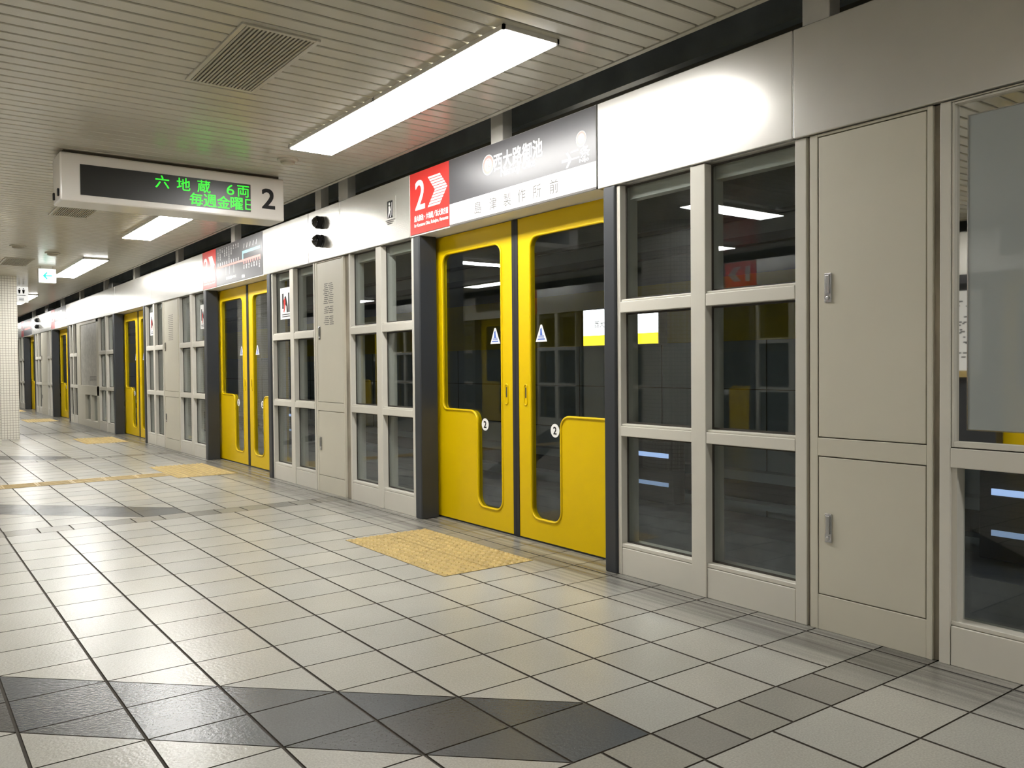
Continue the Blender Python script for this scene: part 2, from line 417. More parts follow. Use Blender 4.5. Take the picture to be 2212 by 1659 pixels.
fl = link_mesh('floor', me, [M['tile'], M['grout']])
for i in range(nt_, len(ff)): me.polygons[i].material_index = 1
tag(fl, 'beige speckled floor tiles with dark wedge inlays', kind='structure')

# ------------------------------------------------------------------ ceiling: planks across the platform
mb = MB(); pitch = 0.108; CX0, CX1 = -2.94, 2.926
y = -9.0
while y < 47.5:
    a, b = y + 0.0065, y + pitch - 0.0065
    mb.add([(CX0, a, CEIL + .004), (CX0, a + .004, CEIL), (CX0, b - .004, CEIL), (CX0, b, CEIL + .004), (CX1, a, CEIL + .004), (CX1, a + .004, CEIL), (CX1, b - .004, CEIL), (CX1, b, CEIL + .004),
            (CX0, a, CEIL + .012), (CX0, b, CEIL + .012), (CX1, a, CEIL + .012), (CX1, b, CEIL + .012)],
           [(0, 1, 5, 4), (1, 2, 6, 5), (2, 3, 7, 6), (8, 0, 4, 10), (3, 9, 11, 7), (4, 5, 6, 7, 11, 10), (0, 8, 9, 3, 2, 1)])
    y += pitch
cl = obj('ceiling', mb, [M['ceiling'], M['ceilgap']], fix=False)
bm = bmesh.new(); bm.from_mesh(cl.data); n0 = len(bm.faces)
vv = [bm.verts.new(p) for p in ((CX0, -9, CEIL + .012), (CX1, -9, CEIL + .012), (CX1, 47.6, CEIL + .012), (CX0, 47.6, CEIL + .012))]
f = bm.faces.new(vv); f.material_index = 1
vv = [bm.verts.new(p) for p in ((-7.2, -9, 3.3), (7.2, -9, 3.3), (7.2, 48, 3.3), (-7.2, 48, 3.3))]
f = bm.faces.new(vv); f.material_index = 1
bmesh.ops.recalc_face_normals(bm, faces=[q for q in bm.faces if q.material_index == 0])
bm.to_mesh(cl.data); bm.free()
tag(cl, 'beige enamelled ceiling planks laid across the platform', kind='structure')
mb = MB().box(2.935, 2.960, -9, 47.6, CEIL - .003, CEIL + .06).box(2.970, 2.985, -9, 47.6, CEIL + .008, CEIL + .08).box(-2.962, -2.945, -9, 47.6, CEIL - .004, CEIL + .06)
tag(obj('trim_ceiling', mb, M['ceiling']), 'double edge strip where the ceiling planks end above the screen', kind='structure')
mb = MB().box(3.36, 3.42, -9, 48, 2.685, 3.3).box(-3.42, -3.36, -9, 48, 2.685, 3.3)
tag(obj('wall_upper_duct', mb, M['beam']), 'dark blue grey duct face above the screen header', kind='structure')

# ------------------------------------------------------------------ tunnel behind the screen
def tunnel(sign):
    X = 6.7
    mb = MB().box(X, X + .1, -9, 48, -1.2, 1.34); g = 1
    t = obj('wall_tunnel', mb, M['tunnelgrey'])
    tag(t, 'grey tunnel wall panels behind the glass', kind='structure')
    obj('yellow_band', MB().box(X - .012, X, -9, 48, 1.34, 1.98), M['tunnelyellow'], t)
    obj('upper_wall', MB().box(X - .004, X + .1, -9, 48, 1.98, 3.3), M['tunnelupper'], t)
    mb = MB()
    for k in range(40): mb.box(X - .006, X + .01, -8.5 + 1.35 * k, -8.492 + 1.35 * k, -1.1, 1.34)
    for z in (0.35, 0.86): mb.box(X - .006, X + .01, -9, 48, z, z + .008)
    obj('panel_joint', mb, M['dark'], t)
    obj('concrete_ledge', MB().box(5.9, X, -9, 48, -1.2, -0.35), M['concrete'], t)
    obj('cable_duct', MB().box(X - .16, X, -9, 48, .0, .09).box(X - .2, X, -9, 48, -.25, -.2), M['tunnelgrey'], t)
    obj('painted_duct_shade', MB().box(X - .02, X, -9, 48, -.2, .0), M['void'], t)  # near-black strip paints the shade between the two ducts
    obj('cable_tray', MB().box(X - .12, X - .02, -9, 48, 2.25, 2.33).box(X - .1, X - .05, -9, 48, 2.5, 2.54), M['tunneldark'], t)
    return t
tn = tunnel(1)
fo = obj('floor_track', MB().box(3.32, 6.8, -9, 48, -1.3, -1.15), M['tunneldark']); tag(fo, 'dark track bed beyond the screen', kind='structure')
obj('rail', MB().box(4.2, 4.27, -9, 48, -1.15, -1.0), M['steel'], fo); obj('rail', MB().box(5.3, 5.37, -9, 48, -1.15, -1.0), M['steel'], fo)
tl = tn.copy(); COL.objects.link(tl); tl.name = 'wall_tunnel_opposite'; tl.rotation_euler.z = math.pi; tl.location.y = 39
for c in tn.children: d = c.copy(); COL.objects.link(d); d.parent = tl
tl['label'] = 'grey wall of the tunnel on the far side of the platform'
tag(obj('wall_back', MB().box(-7, 7, -9.2, -9.0, -1.2, 3.3), M['backwall']), 'pale wall closing the platform behind the viewer', kind='structure')
tag(obj('wall_front', MB().box(-7, 7, 48.0, 48.2, -1.2, 3.3), M['backwall']), 'pale wall closing the far end of the platform', kind='structure')

# illuminated station sign on the tunnel wall and the two low trackside lamps
t = thing('illuminated_station_sign', 'bright white lit sign with yellow lower stripe seen through the glass on the tunnel wall', 'sign', (6.69, 6.87, 1.33))
obj('sign_case', MB().box(6.56, 6.688, 6.26, 7.48, 1.325, 1.765), M['steel'], t, bevel=.006)
obj('lit_face', MB().box(6.552, 6.56, 6.28, 7.46, 1.455, 1.75), M['litwhite'], t)
obj('yellow_stripe', MB().box(6.552, 6.56, 6.28, 7.46, 1.34, 1.455), M['lityellow'], t)
mb = MB(); write_x(mb, '西大路御池', 7.05, 1.58, .42, .08, 6.548, .01); write_x(mb, '二条', 6.40, 1.58, .1, .05, 6.548); obj('lettering', mb, M['grey'], t)
def low_lamp(y, label):
    t = thing('trackside_lamp', label, 'lamp', (6.48, y, 0), 'lamps low on the tunnel wall')
    obj('case', MB().box(6.30, 6.48, y - .34, y + .34, -0.30, 0.33), M['void'], t, bevel=.01)
    obj('bracket', MB().box(6.40, 6.69, y - .03, y + .03, .12, .16), M['steel'], t)
    obj('tube', MB().box(6.286, 6.30, y - .28, y + .25, .165, .21), M['bluelamp'], t)
    obj('tube', MB().box(6.286, 6.30, y - .28, y + .25, -.125, -.085), M['bluedim'], t)
low_lamp(6.17, 'dark trackside lamp with two bluish tubes seen low through the window beside the black post')
low_lamp(16.1, 'distant trackside lamp seen low through the glazed unit right of the second doorway')
low_lamp(2.54, 'dark trackside lamp with two bluish tubes seen low through the rightmost window')

# ------------------------------------------------------------------ sliding door leaves
XD = 3.262
def leaf(sgn, yc, label):
    """sgn +1: leaf on the far side of the meeting line (left in the photo); -1: the near one"""
    base_y = yc
    t = thing('sliding_door_leaf', label, 'sliding door', (XD, base_y, 0), 'yellow platform door leaves')
    g = 0.032; Wd = 1.0
    to3 = lambda u, v, x: (x, base_y + sgn * (g + u), v)
    outer = [(0, .012), (Wd, .012), (Wd, 2.052), (0, 2.052)]
    u0, u1, us = .122, .862, .42; zb, zs, zt = .145, .80, 1.925; r = .075
    hole = (arc(u0 + r, zb + r, r, 180, 270) + arc(us - r, zb + r, r, 270, 360) + arc(us + r, zs - r, r, 180, 90) +
            arc(u1 - .05, zs + .05, .05, 270, 360) + arc(u1 - r, zt - r, r, 0, 90) + arc(u0 + r, zt - r, r, 90, 180))
    me = plate_mesh('panel', outer, hole, to3, XD, XD + .04)
    link_mesh('panel', me, M['yellow'], t)
    mb = MB().sweep([to3(u, v, XD + .001) for u, v in hole], .0085, (1, 0, 0), 8)
    obj('window_bead', mb, M['yellow'], t, smooth=True)
    me = plate_mesh('window_pane', hole, None, to3, XD + .016, XD + .024)
    link_mesh('window_pane', me, M['glass'], t)
    a, b = sorted((base_y + sgn * .001, base_y + sgn * g))
    obj('rubber_edge', MB().box(XD - .004, XD + .04, a, b, .012, 2.052), M['rubber'], t)
    a, b = sorted((base_y, base_y + sgn * (g + Wd)))
    obj('bottom_seal', MB().box(XD + .004, XD + .036, a, b, .0, .014), M['rubber'], t)
    # recessed pull with raised rim
    yh = base_y + sgn * (g + .072)
    h = obj('pull_handle', MB().sweep([(XD - .001, yh + p, q) for p, q in arc(0, .975, .016, 0, 180, 8) + arc(0, .875, .016, 180, 360, 8)], .005, (1, 0, 0), 6), M['yellow'], t, smooth=True)
    obj('pull_recess', MB().box(XD - .0012, XD + .0, yh - .006, yh + .006, .905, .972), M['dark'], h)
    # stickers on the pane
    ysx = base_y + sgn * (g + .217); xs = XD + .0145
    mb = MB(); poly_x(mb, xs, [(ysx - .057, 1.26), (ysx + .057, 1.26), (ysx + .008, 1.366), (ysx - .008, 1.366)])
    s = obj('warning_sticker', mb, M['signwhite'], t); s['label'] = 'white triangular warning sticker'
    mb = MB(); poly_x(mb, xs - .001, [(ysx - .012, 1.30), (ysx + .012, 1.30), (ysx + .010, 1.34), (ysx - .004, 1.35)])
    poly_x(mb, xs - .001, [(ysx - .036, 1.272), (ysx + .036, 1.272), (ysx + .036, 1.28), (ysx - .036, 1.28)])
    for k in range(3): poly_x(mb, xs - .001, [(ysx - .028, 1.284 + .006 * k), (ysx + .028, 1.284 + .006 * k), (ysx + .028, 1.287 + .006 * k), (ysx - .028, 1.287 + .006 * k)])
    obj('pictogram', mb, M['blue'], s)
    yn = base_y + sgn * (g + .345); mb = MB(); disc_x(mb, xs, yn, .711, .042, .042)
    s = obj('number_sticker', mb, M['signwhite'], t); s['label'] = 'round white sticker with the number 2'
    mb = MB(); write_x(mb, '2', yn, .711, .03, .045, xs - .001, .03); obj('numeral', mb, M['black'], s)
    return t
D1 = 4.377
LL = leaf(+1, D1, 'left yellow door leaf of the nearest doorway, under the 西大路御池 sign')
LR = leaf(-1, D1, 'right yellow door leaf of the nearest doorway, beside the black post of the large window')

# ------------------------------------------------------------------ black posts beside the doors
def post(y0, y1, label):
    mb = MB().box(3.088, 3.235, y0, y1, 0, 2.058)
    return single('door_post', mb, M['charcoal'], label, 'post', (3.16, (y0 + y1) / 2, 0), 'charcoal posts framing the doorways', bevel=.008)

# ------------------------------------------------------------------ glazed units of the screen
RAILS = (.0, .145, .735, .80, 1.385, 1.455, 1.99, 2.055)
def glazed(y0, y1, label, st=(.025, .055), mul=.09, stickers=()):
    """frame with two columns and three rows of panes; st = (far stile, near stile)"""
    yc = (y0 + y1) / 2
    t = thing('glazed_screen_unit', label, 'window unit', (W + .04, yc, 0), 'glazed units of the platform screen')
    xa, xb = W, W + .13
    gy0, gy1 = y0 + st[1], y1 - st[0]; gm = (gy0 + gy1) / 2
    mb = MB().box(xa, xb, y0, gy0, 0, 2.055).box(xa, xb, gy1, y1, 0, 2.055).box(xa - .004, xb, gm - mul / 2, gm + mul / 2, .0, 2.055)
    cols = ((gy0, gm - mul / 2), (gm + mul / 2, gy1))
    for a, b in cols:
        for z0, z1 in ((.735, .80), (1.385, 1.455)):
            mb.box(xa - .002, xb, a, b, z0, z1 - .012); mb.box(xa + .006, xb, a, b, z1 - .012, z1)
        mb.box(xa + .072, xb, a, b, 1.985, 2.055)
        mb.box(xa + .004, xb, a, b, .145, .165)
    obj('frame', mb, M['cream'], t, bevel=.003)
    for a, b in cols: obj('kick_panel', MB().box(xa + .002, xb, a + .0015, b - .0015, 0, .143), M['cream'], t, bevel=.003)
    mb = MB(); mp = MB()
    for a, b in cols:
        for z0, z1 in ((.165, .735), (.80, 1.385), (1.455, 2.054)):
            obj('pane', MB().box(xa + .046, xa + .054, a, b, z0, z1), M['glass'], t)
            e = .010
            mb.box(xa + .042, xa + .046, a, b, z0, z0 + e).box(xa + .042, xa + .046, a, b, z1 - e, z1).box(xa + .042, xa + .046, a, a + e, z0 + e, z1 - e).box(xa + .042, xa + .046, b - e, b, z0 + e, z1 - e)
    obj('gasket', mb, M['dark'], t)
    return t
def emergency_sticker(y, z, w, h, x, label, back='signwhite'):
    t = thing('emergency_notice', label, 'notice', (x, y, z), 'emergency exit notices on the screen')
    obj('backing', MB().box(x - .0012, x, y - w / 2, y + w / 2, z - h / 2, z + h / 2), M[back], t)
    xs = x - .0022; q = w / .26; r = h / .31
    P = lambda pts: [(y - a * q, z + b * r) for a, b in pts]
    mb = MB()
    poly_x(mb, xs, P([(-.085, -.05), (-.05, -.05), (-.05, .10), (-.085, .10)]))
    poly_x(mb, xs, P([(.055, -.09), (.085, -.09), (.085, .10), (.055, .10)]))
    poly_x(mb, xs, P([(-.03, .06), (.0, .075), (.02, .03), (.045, -.03), (.05, -.09), (.02, -.09), (.012, -.03), (-.02, .0)]))
    for k in range(2): poly_x(mb, xs, P([(-.09, -.105 - .02 * k), (.09, -.105 - .02 * k), (.09, -.112 - .02 * k), (-.09, -.112 - .02 * k)]))
    obj('pictogram', mb, M['black'], t)
    mb = MB(); poly_x(mb, xs - .0004, P([(-.05, .03), (-.02, .06), (-.005, .01), (-.02, -.05), (-.04, -.09), (-.055, -.08), (-.04, -.03)]))
    obj('red_figure', mb, M['red'], t)
    return t

# ------------------------------------------------------------------ equipment cabinets
def cabinet(y0, y1, label, ch=(.025, .016), marks=False):
    """y0..y1 outer; ch = worn channels (near, far) beside it"""
    yc = (y0 + y1) / 2
    t = thing('equipment_cabinet', label, 'cabinet', (W + .05, yc, 0), 'equipment cabinets in the platform screen')
    xa, xb = W, W + .14; f0 = .02; f1 = .036
    d0, d1 = y0 + f0, y1 - f1
    mb = MB().box(xa, xb, y0, d0, 0, 2.055).box(xa, xb, d1, y1, 0, 2.055).box(xa, xb, d0, d1, 2.045, 2.055).box(xa, xb, d0, d1, .726, .801).box(xa + .002, xb, d0, d1, 0, .146).box(xa + .03, xb, d0, d1, .146, .726).box(xa + .03, xb, d0, d1, .801, 2.045)
    obj('body', mb, M['cabinet'], t, bevel=.002)
    for z0, z1, hz in ((.150, .722, .37), (.805, 2.041, 1.36)):
        d = obj('door', MB().box(xa + .002, xa + .026, d0 + .004, d1 - .004, z0, z1), M['cabinet'], t, bevel=.0025)
        yh = d1 - .05
        obj('handle', MB().box(xa - .004, xa + .001, yh - .017, yh + .017, hz, hz + .12).box(xa - .010, xa - .004, yh - .010, yh + .010, hz + .035, hz + .112), M['chrome'], d, bevel=.004)
        obj('lock', MB().lathe([(.0075, 0), (.0075, .004), (.005, .005)], (xa - .004, yh, hz + .018), (-1, 0, 0), 14), M['steel'], d)
    if ch[0]: obj('side_channel', MB().box(xa + .02, xb, y0 - ch[0], y0, 0, 2.055), M['channel'], t)
    if ch[1]: obj('side_channel', MB().box(xa + .02, xb, y1, y1 + ch[1], 0, 2.055), M['channel'], t)
    return t

G = {}
G['A'] = glazed(2.119, 3.264, 'large glazed screen unit between the nearest black post and the nearest cabinet')
G['C'] = glazed(5.389, 6.495, 'glazed screen unit left of the nearest doorway, right of the cabinet with printed lines')
G['D'] = glazed(7.205, 8.272, 'glazed screen unit with a white notice, right of the second doorway', st=(.03, .03))
G['E'] = glazed(10.50, 11.66, 'glazed screen unit with notice just left of the second doorway', st=(.03, .04))
G['F'] = glazed(12.475, 13.46, 'glazed screen unit with a notice just right of the third doorway', st=(.03, .03))
G['G'] = glazed(15.70, 17.04, 'glazed screen unit left of the third doorway, beside the tall grey map panel', st=(.03, .04))
G['I'] = glazed(19.26, 20.15, 'narrow glazed screen unit just right of the fourth doorway', st=(.03, .03))
G['J'] = glazed(22.51, 23.35, 'narrow glazed screen unit left of the fourth doorway', st=(.03, .03))
G['K'] = glazed(24.35, 25.42, 'narrow glazed screen unit just right of the fifth doorway', st=(.03, .03))
G['L'] = glazed(27.62, 28.9, 'farthest glazed screen unit, at the edge of the tiled column', st=(.03, .03))
C1 = cabinet(1.587, 2.102, 'beige two-door equipment cabinet nearest the viewer, right of the large glazed unit')
C2 = cabinet(6.603, 7.19, 'beige cabinet with small printed lines, second nearest', ch=(.105, .012))
C3 = cabinet(11.70, 12.44, 'beige cabinet in the screen between the second and third doorways', ch=(.035, .03))
C4 = cabinet(23.38, 24.32, 'farthest beige cabinet, between the fourth and fifth doorways', ch=(.028, .028))
mb = MB(); zz = 1.85
for k in range(22):
    if k in (11, 16): zz -= .017; continue
    a = 6.80 + random.uniform(0, .03); b = 7.02 - random.uniform(0, .05)
    m_ = 6.905 + random.uniform(-.02, .02)
    for p, q in ((a, m_ - .008), (m_ + .008, b)):
        poly_x(mb, W + .0012, [(p, zz), (q, zz), (q, zz - .006), (p, zz - .006)])
    zz -= .017
obj('printed_lines', mb, M['grey'], C2)
mb = MB()
for k in range(14): poly_x(mb, W + .0012, [(11.95, 1.85 - .026 * k), (12.2 - random.uniform(0, .08), 1.85 - .026 * k), (12.2, 1.843 - .026 * k), (11.95, 1.843 - .026 * k)])
obj('printed_lines', mb, M['grey'], C3)

emergency_sticker(7.99, 1.745, .29, .31, W + .0405, 'white emergency notice with black and red figures on the glass right of the second doorway')
emergency_sticker(10.70, 1.755, .24, .30, W + .0405, 'white emergency notice on the glass left of the second doorway')
emergency_sticker(13.22, 1.78, .26, .34, W + .0405, 'white emergency notice on the glass right of the third doorway')

# right-hand unit: framed frosted display above, clear pane below
t = thing('display_screen_unit', 'screen unit at the right edge with frosted upper panel and clear lower pane', 'window unit', (W + .04, .95, 0))
xa, xb = W, W + .09; y0, y1 = .30, 1.560
mb = MB().box(xa, xb, 1.520, y1, 0, 2.055).box(xa, xb, y0, .40, 0, 2.055).box(xa, xb, .40, 1.520, .726, .797).box(xa, xb, .40, 1.520, 2.050, 2.055).box(xa + .006, xb, .40, 1.520, .148, .164)
obj('frame', mb, M['cream'], t, bevel=.003)
obj('kick_panel', MB().box(xa + .002, xb, .402, 1.518, 0, .146), M['cream'], t, bevel=.003)
mb = MB().box(xa + .003, xb, 1.508, 1.518, .801, 2.048).box(xa + .003, xb, .402, .412, .801, 2.048).box(xa + .003, xb, .412, 1.508, .801, .822).box(xa + .003, xb, .412, 1.508, 2.040, 2.048)
obj('inner_frame', mb, M['cream'], t, bevel=.002)
obj('mirror_plate', MB().box(xa + .022, xa + .026, .412, 1.508, .822, 2.040), M['mirror'], t)
obj('frosted_panel', MB().box(xa + .014, xa + .020, .45, 1.464, .868, 1.988), M['frost'], t)
e = .004; mb = MB()
for a, b, c, d in ((1.464, 1.464 + e, .864, 1.992), (.45 - e, .45, .864, 1.992), (.45, 1.464, .864, .868), (.45, 1.464, 1.988, 1.992)): mb.box(xa + .012, xa + .022, a, b, c, d)
obj('edge_trim', mb, M['chrome'], t)
obj('pane', MB().box(xa + .060, xa + .068, .40, 1.520, .164, .726), M['glass'], t)
obj('side_reveal', MB().box(xa + .01, xb - .02, 1.500, 1.520, .164, .726), M['cream'], t)

# tall map panel of the screen (far)
t = thing('map_panel', 'tall grey notice panel with two small low windows between the third and fourth doorways', 'panel', (W + .05, 18.1, 0))
mb = MB().box(W, W + .09, 17.06, 19.24, .62, .80).box(W, W + .09, 17.06, 17.25, 0, 2.055).box(W, W + .09, 18.45, 19.24, 0, .62).box(W, W + .09, 17.06, 19.24, 2.0, 2.055).box(W, W + .09, 18.9, 19.24, .8, 2.0).box(W, W + .09, 17.80, 17.92, .13, .62).box(W, W + .09, 17.25, 18.45, 0, .13)
obj('frame', mb, M['cabinet'], t, bevel=.004)
obj('notice_board', MB().box(W + .012, W + .05, 17.25, 18.9, .80, 2.0), mat('map_sheet', (.50, .485, .43), .4, noise=.25, nscale=14), t)
for a, b in ((17.25, 17.80), (17.92, 18.45)): obj('pane', MB().box(W + .05, W + .058, a, b, .13, .62), M['glass'], t)
mb = MB()
for k in range(6): poly_x(mb, W + .011, [(17.35, .90 + .015 * k), (18.0, .90 + .015 * k), (18.0, .906 + .015 * k), (17.35, .906 + .015 * k)])
obj('printed_lines', mb, M['grey'], t)

# ------------------------------------------------------------------ doorways: posts and further door leaves
DW = [(3.264, 5.389), (8.272, 10.50), (13.46, 15.70), (20.15, 22.51), (25.42, 27.62)]
NAMES = ['nearest', 'second', 'third', 'fourth', 'fifth']
for k, (a, b) in enumerate(DW):
    post(a, a + .088, f'charcoal post on the right side of the {NAMES[k]} yellow doorway')
    post(b - .088 if k == 0 else b - .10, b, f'charcoal post on the left side of the {NAMES[k]} yellow doorway')
    if k:
        c = (a + b) / 2 + .05; s = (b - a) / 2.125
        dup(LL, (XD, c, 0), f'left yellow door leaf of the {NAMES[k]} doorway counted from the viewer', s)
        dup(LR, (XD, c, 0), f'right yellow door leaf of the {NAMES[k]} doorway counted from the viewer', s)

# ------------------------------------------------------------------ header panels and signs
HX0, HX1, HZ0, HZ1 = 3.088, 3.30, 2.058, 2.515
def header(y0, y1, label):
    t = thing('header_panel', label, 'panel', (3.19, (y0 + y1) / 2, HZ0), 'satin header panels above the screen')
    obj('face_plate', MB().box(HX0, HX0 + .03, y0 + .002, y1 - .002, HZ0, HZ1), M['header'], t, bevel=.004)
    obj('casing', MB().box(HX0 + .03, HX1, y0 + .002, y1 - .002, HZ0 + .004, HZ1 - .004), M['header_edge'], t)
    return t
header(-1.0, 2.173, 'satin header panel over the nearest cabinet and the frosted panel')
header(2.173, 3.395, 'satin header panel with the lamp glare over the large glazed unit')
header(5.425, 6.618, 'satin header panel with a small emergency notice left of the red 2 sign')
hc = header(6.622, 7.286, 'short header panel carrying two black dome lamps')
header(7.286, 8.456, 'satin header panel between the route map and the panel with two domes')
header(10.504, 13.0, 'bright header panel left of the route map sign')
header(13.0, 15.5, 'header panel over the third doorway')
header(15.5, 18.0, 'dull header panel left of the third doorway')
header(18.0, 20.40, 'header panel over the tall grey map panel')
header(22.50, 25.9, 'far header panel with two black domes left of the fourth doorway')
header(28.1, 31.0, 'farthest header panel beside the tiled column')
t = thing('emergency_notice', 'small emergency notice printed on the header left of the red 2 sign', 'notice', (HX0, 5.73, 2.3), 'emergency exit notices on the screen')
obj('backing', MB().box(HX0 - .0008, HX0 + .002, 5.64, 5.815, 2.19, 2.40), M['header'], t)
xs = HX0 - .0014; mb = MB(); poly_x(mb, xs, [(5.772, 2.245), (5.688, 2.245), (5.688, 2.375), (5.772, 2.375)]); obj('pictogram', mb, M['black'], t)
mb = MB(); xs -= .0004; disc_x(mb, xs, 5.738, 2.352, .012, .012, 12)
poly_x(mb, xs, [(5.752, 2.335), (5.725, 2.335), (5.712, 2.30), (5.724, 2.30), (5.722, 2.27), (5.712, 2.25), (5.724, 2.25), (5.738, 2.285), (5.755, 2.25), (5.766, 2.25), (5.75, 2.30)])
poly_x(mb, xs, [(5.703, 2.36), (5.697, 2.36), (5.697, 2.26), (5.703, 2.26)]); obj('figure', mb, M['signwhite'], t)
mb = MB()
for k in range(3): poly_x(mb, xs, [(5.80 - .015 * k, 2.232 - .013 * k), (5.655 + .02 * k, 2.232 - .013 * k), (5.655 + .02 * k, 2.224 - .013 * k), (5.80 - .015 * k, 2.224 - .013 * k)])
obj('caption', mb, M['grey'], t)

def dome(y, z, label):
    t = thing('dome_lamp', label, 'lamp', (HX0, y, z), 'black dome lamps on the header')
    obj('mount', MB().lathe([(.057, -.004), (.057, .012), (.052, .018)], (HX0, y, z), (-1, 0, 0)), M['glossblack'], t, smooth=False)
    obj('hood', MB().lathe([(.047, .016), (.054, .026), (.056, .04), (.056, .052), (.049, .055)], (HX0, y, z), (-1, 0, 0)), M['black'], t, smooth=False)
    obj('dome', MB().lathe([(.050, .053), (.046, .066), (.036, .080), (.02, .090), (.0, .093)], (HX0, y, z), (-1, 0, 0)), M['glossblack'], t, smooth=True)
dome(6.985, 2.385, 'upper of the two black domes on the header right of the second doorway')
dome(6.99, 2.225, 'lower of the two black domes on the header right of the second doorway')
dome(24.6, 2.385, 'upper of the two black domes on the far header panel')
dome(24.6, 2.225, 'lower of the two black domes on the far header panel')

def sign_body(name, y0, y1, yr, label):
    """y0..yr dark part, yr..y1 red part"""
    t = thing(name, label, 'sign', (3.19, (y0 + y1) / 2, HZ0))
    obj('case', MB().box(HX0 + .004, HX1, y0, y1, HZ0, HZ1), M['white'], t, bevel=.003)
    r = obj('red_panel', MB().box(HX0 - .002, HX0 + .01, yr, y1 - .004, HZ0 + .012, HZ1 - .004), M['red'], t)
    r['label'] = 'red platform number panel'
    return t, r
def chevron(mb, x, yl, yr, zt, zb, stripes=10):
    # arrow pointing to -y (right), cut into horizontal stripes
    zc = (zt + zb) / 2; n = stripes; th = (yl - yr) * .62
    for k in range(n):
        a = zb + (zt - zb) * k / n; b = a + (zt - zb) / n * (.74 if n > 4 else 1.0)
        if n <= 4: b = a + (zt - zb) / n
        def px(z): return (1 - abs(z - zc) / ((zt - zb) / 2)) * (yl - yr - th)
        mid = [zc] if a < zc < b else []
        lv = [a] + mid + [b]
        pts = [(yl - px(z), z) for z in lv] + [(yl - th - px(z), z) for z in reversed(lv)]
        poly_x(mb, x, pts)
t, r = sign_body('station_name_sign', 3.398, 5.422, 4.884, 'station name sign 西大路御池 with a red 2 panel over the nearest doorway')
XS = HX0 - .0005
dk = obj('dark_panel', MB().box(XS, HX0 + .01, 3.404, 4.884, 2.212, HZ1 - .004), M['signdark'], t)
wp = obj('white_panel', MB().box(XS, HX0 + .01, 3.404, 4.884, 2.074, 2.212), M['signwhite'], t)
obj('lower_edge', MB().box(XS + .0002, HX0 + .01, 3.398, 4.884, 2.062, 2.074).box(XS + .0002, HX0 + .01, 3.398, 3.404, 2.062, HZ1), M['grey'], t)
x = XS - .0004
def line(parent, m, *args, name='lettering'):
    mb = MB(); write_x(mb, *args); return obj(name, mb, M[m], parent)
line(dk, 'signwhite', '西大路御池', 4.112, 2.388, .49, .108, x, .018)
line(dk, 'signwhite', 'Nishioji Oike', 4.108, 2.308, .345, .062, x, .02)
line(dk, 'signwhite', '二条', 3.535, 2.283, .165, .062, x, .015); line(dk, 'signwhite', 'Nijo', 3.500, 2.236, .075, .026, x, .02)
mb = MB(); poly_x(mb, x, [(3.690, 2.270), (3.630, 2.270), (3.630, 2.256), (3.690, 2.256)])
for s_ in (1, -1): poly_x(mb, x, [(3.655, 2.263 + s_ * .042), (3.638, 2.263 + s_ * .042), (3.604, 2.263), (3.624, 2.263)])
obj('arrow', mb, M['signwhite'], dk)
for a, b, c in ((4.420, 2.390, .064), (3.524, 2.358, .043)): mb = MB(); disc_x(mb, x, a, b, c, c); obj('station_disc', mb, M['signwhite'], dk)
mb = MB(); x -= .0003
ring_x(mb, x, 4.420, 2.390, .040, .058); write_x(mb, 'T', 4.420, 2.410, .022, .024, x, .02); write_x(mb, '16', 4.420, 2.378, .045, .032, x, .02); obj('station_number', mb, M['pink'], dk)
mb = MB(); ring_x(mb, x, 3.524, 2.358, .028, .041); write_x(mb, 'T', 3.524, 2.371, .014, .015, x, .02); write_x(mb, '15', 3.524, 2.350, .03, .02, x, .02)
obj('station_number', mb, M['pink'], dk)
for ch, yy in zip('島津製作所前', (4.540, 4.372, 4.218, 4.071, 3.922, 3.763)):
    mb = MB(); write_x(mb, ch, yy, 2.139, .078, .080, XS - .0004, 0); obj('character', mb, M['grey'], wp)
mb = MB(); x = HX0 - .0024
chevron(mb, x, 5.170, 4.905, 2.455, 2.238, 11); obj('arrow', mb, M['signwhite'], r)
line(r, 'signwhite', '2', 5.275, 2.345, .130, .205, x, .02, name='platform_number')
line(r, 'signwhite', '烏丸御池・六地蔵／浜大津方面', 5.130, 2.180, .46, .045, x, .02); line(r, 'signwhite', 'for Karasuma Oike, Rokujizo, Hamaotsu', 5.130, 2.128, .46, .032, x, .02)

# route map sign over the second doorway
t, r = sign_body('route_map_sign', 8.458, 10.502, 9.985, 'dark route map sign with a red 2 panel over the second doorway')
dk = obj('dark_panel', MB().box(XS, HX0 + .01, 8.464, 9.985, HZ0 + .012, HZ1 - .004), M['signdark'], t)
mb = MB(); x = HX0 - .0024
chevron(mb, x, 10.27, 10.03, 2.44, 2.22, 1); obj('arrow', mb, M['signwhite'], r)
line(r, 'signwhite', '2', 10.37, 2.33, .15, .20, x, .02, name='platform_number')
line(r, 'signwhite', '烏丸御池・六地蔵／浜大津方面', 10.245, 2.165, .44, .04, x, .02); line(r, 'signwhite', 'for Karasuma Oike, Rokujizo, Hamaotsu', 10.245, 2.12, .44, .03, x, .02)
mb = MB(); x = XS - .001
st1 = ['太秦天神川', '西大路御池', '二条', '二条城前', '烏丸御池', '京都市役所前', '三条京阪', '東山', '蹴上', '御陵']
st2 = ['山科', '東野', '椥辻', '小野', '醍醐', '石田', '六地蔵']
for k, s_ in enumerate(st1):
    yy = 9.90 - .078 * k; n = len(s_); hh = .026 * n
    for q, c in enumerate(s_): write_x(mb, c, yy, 2.47 - .026 * q, .03, .023, x, .01)
    poly_x(mb, x, [(yy - .008, 2.325), (yy + .008, 2.325), (yy + .008, 2.290), (yy - .008, 2.290)])
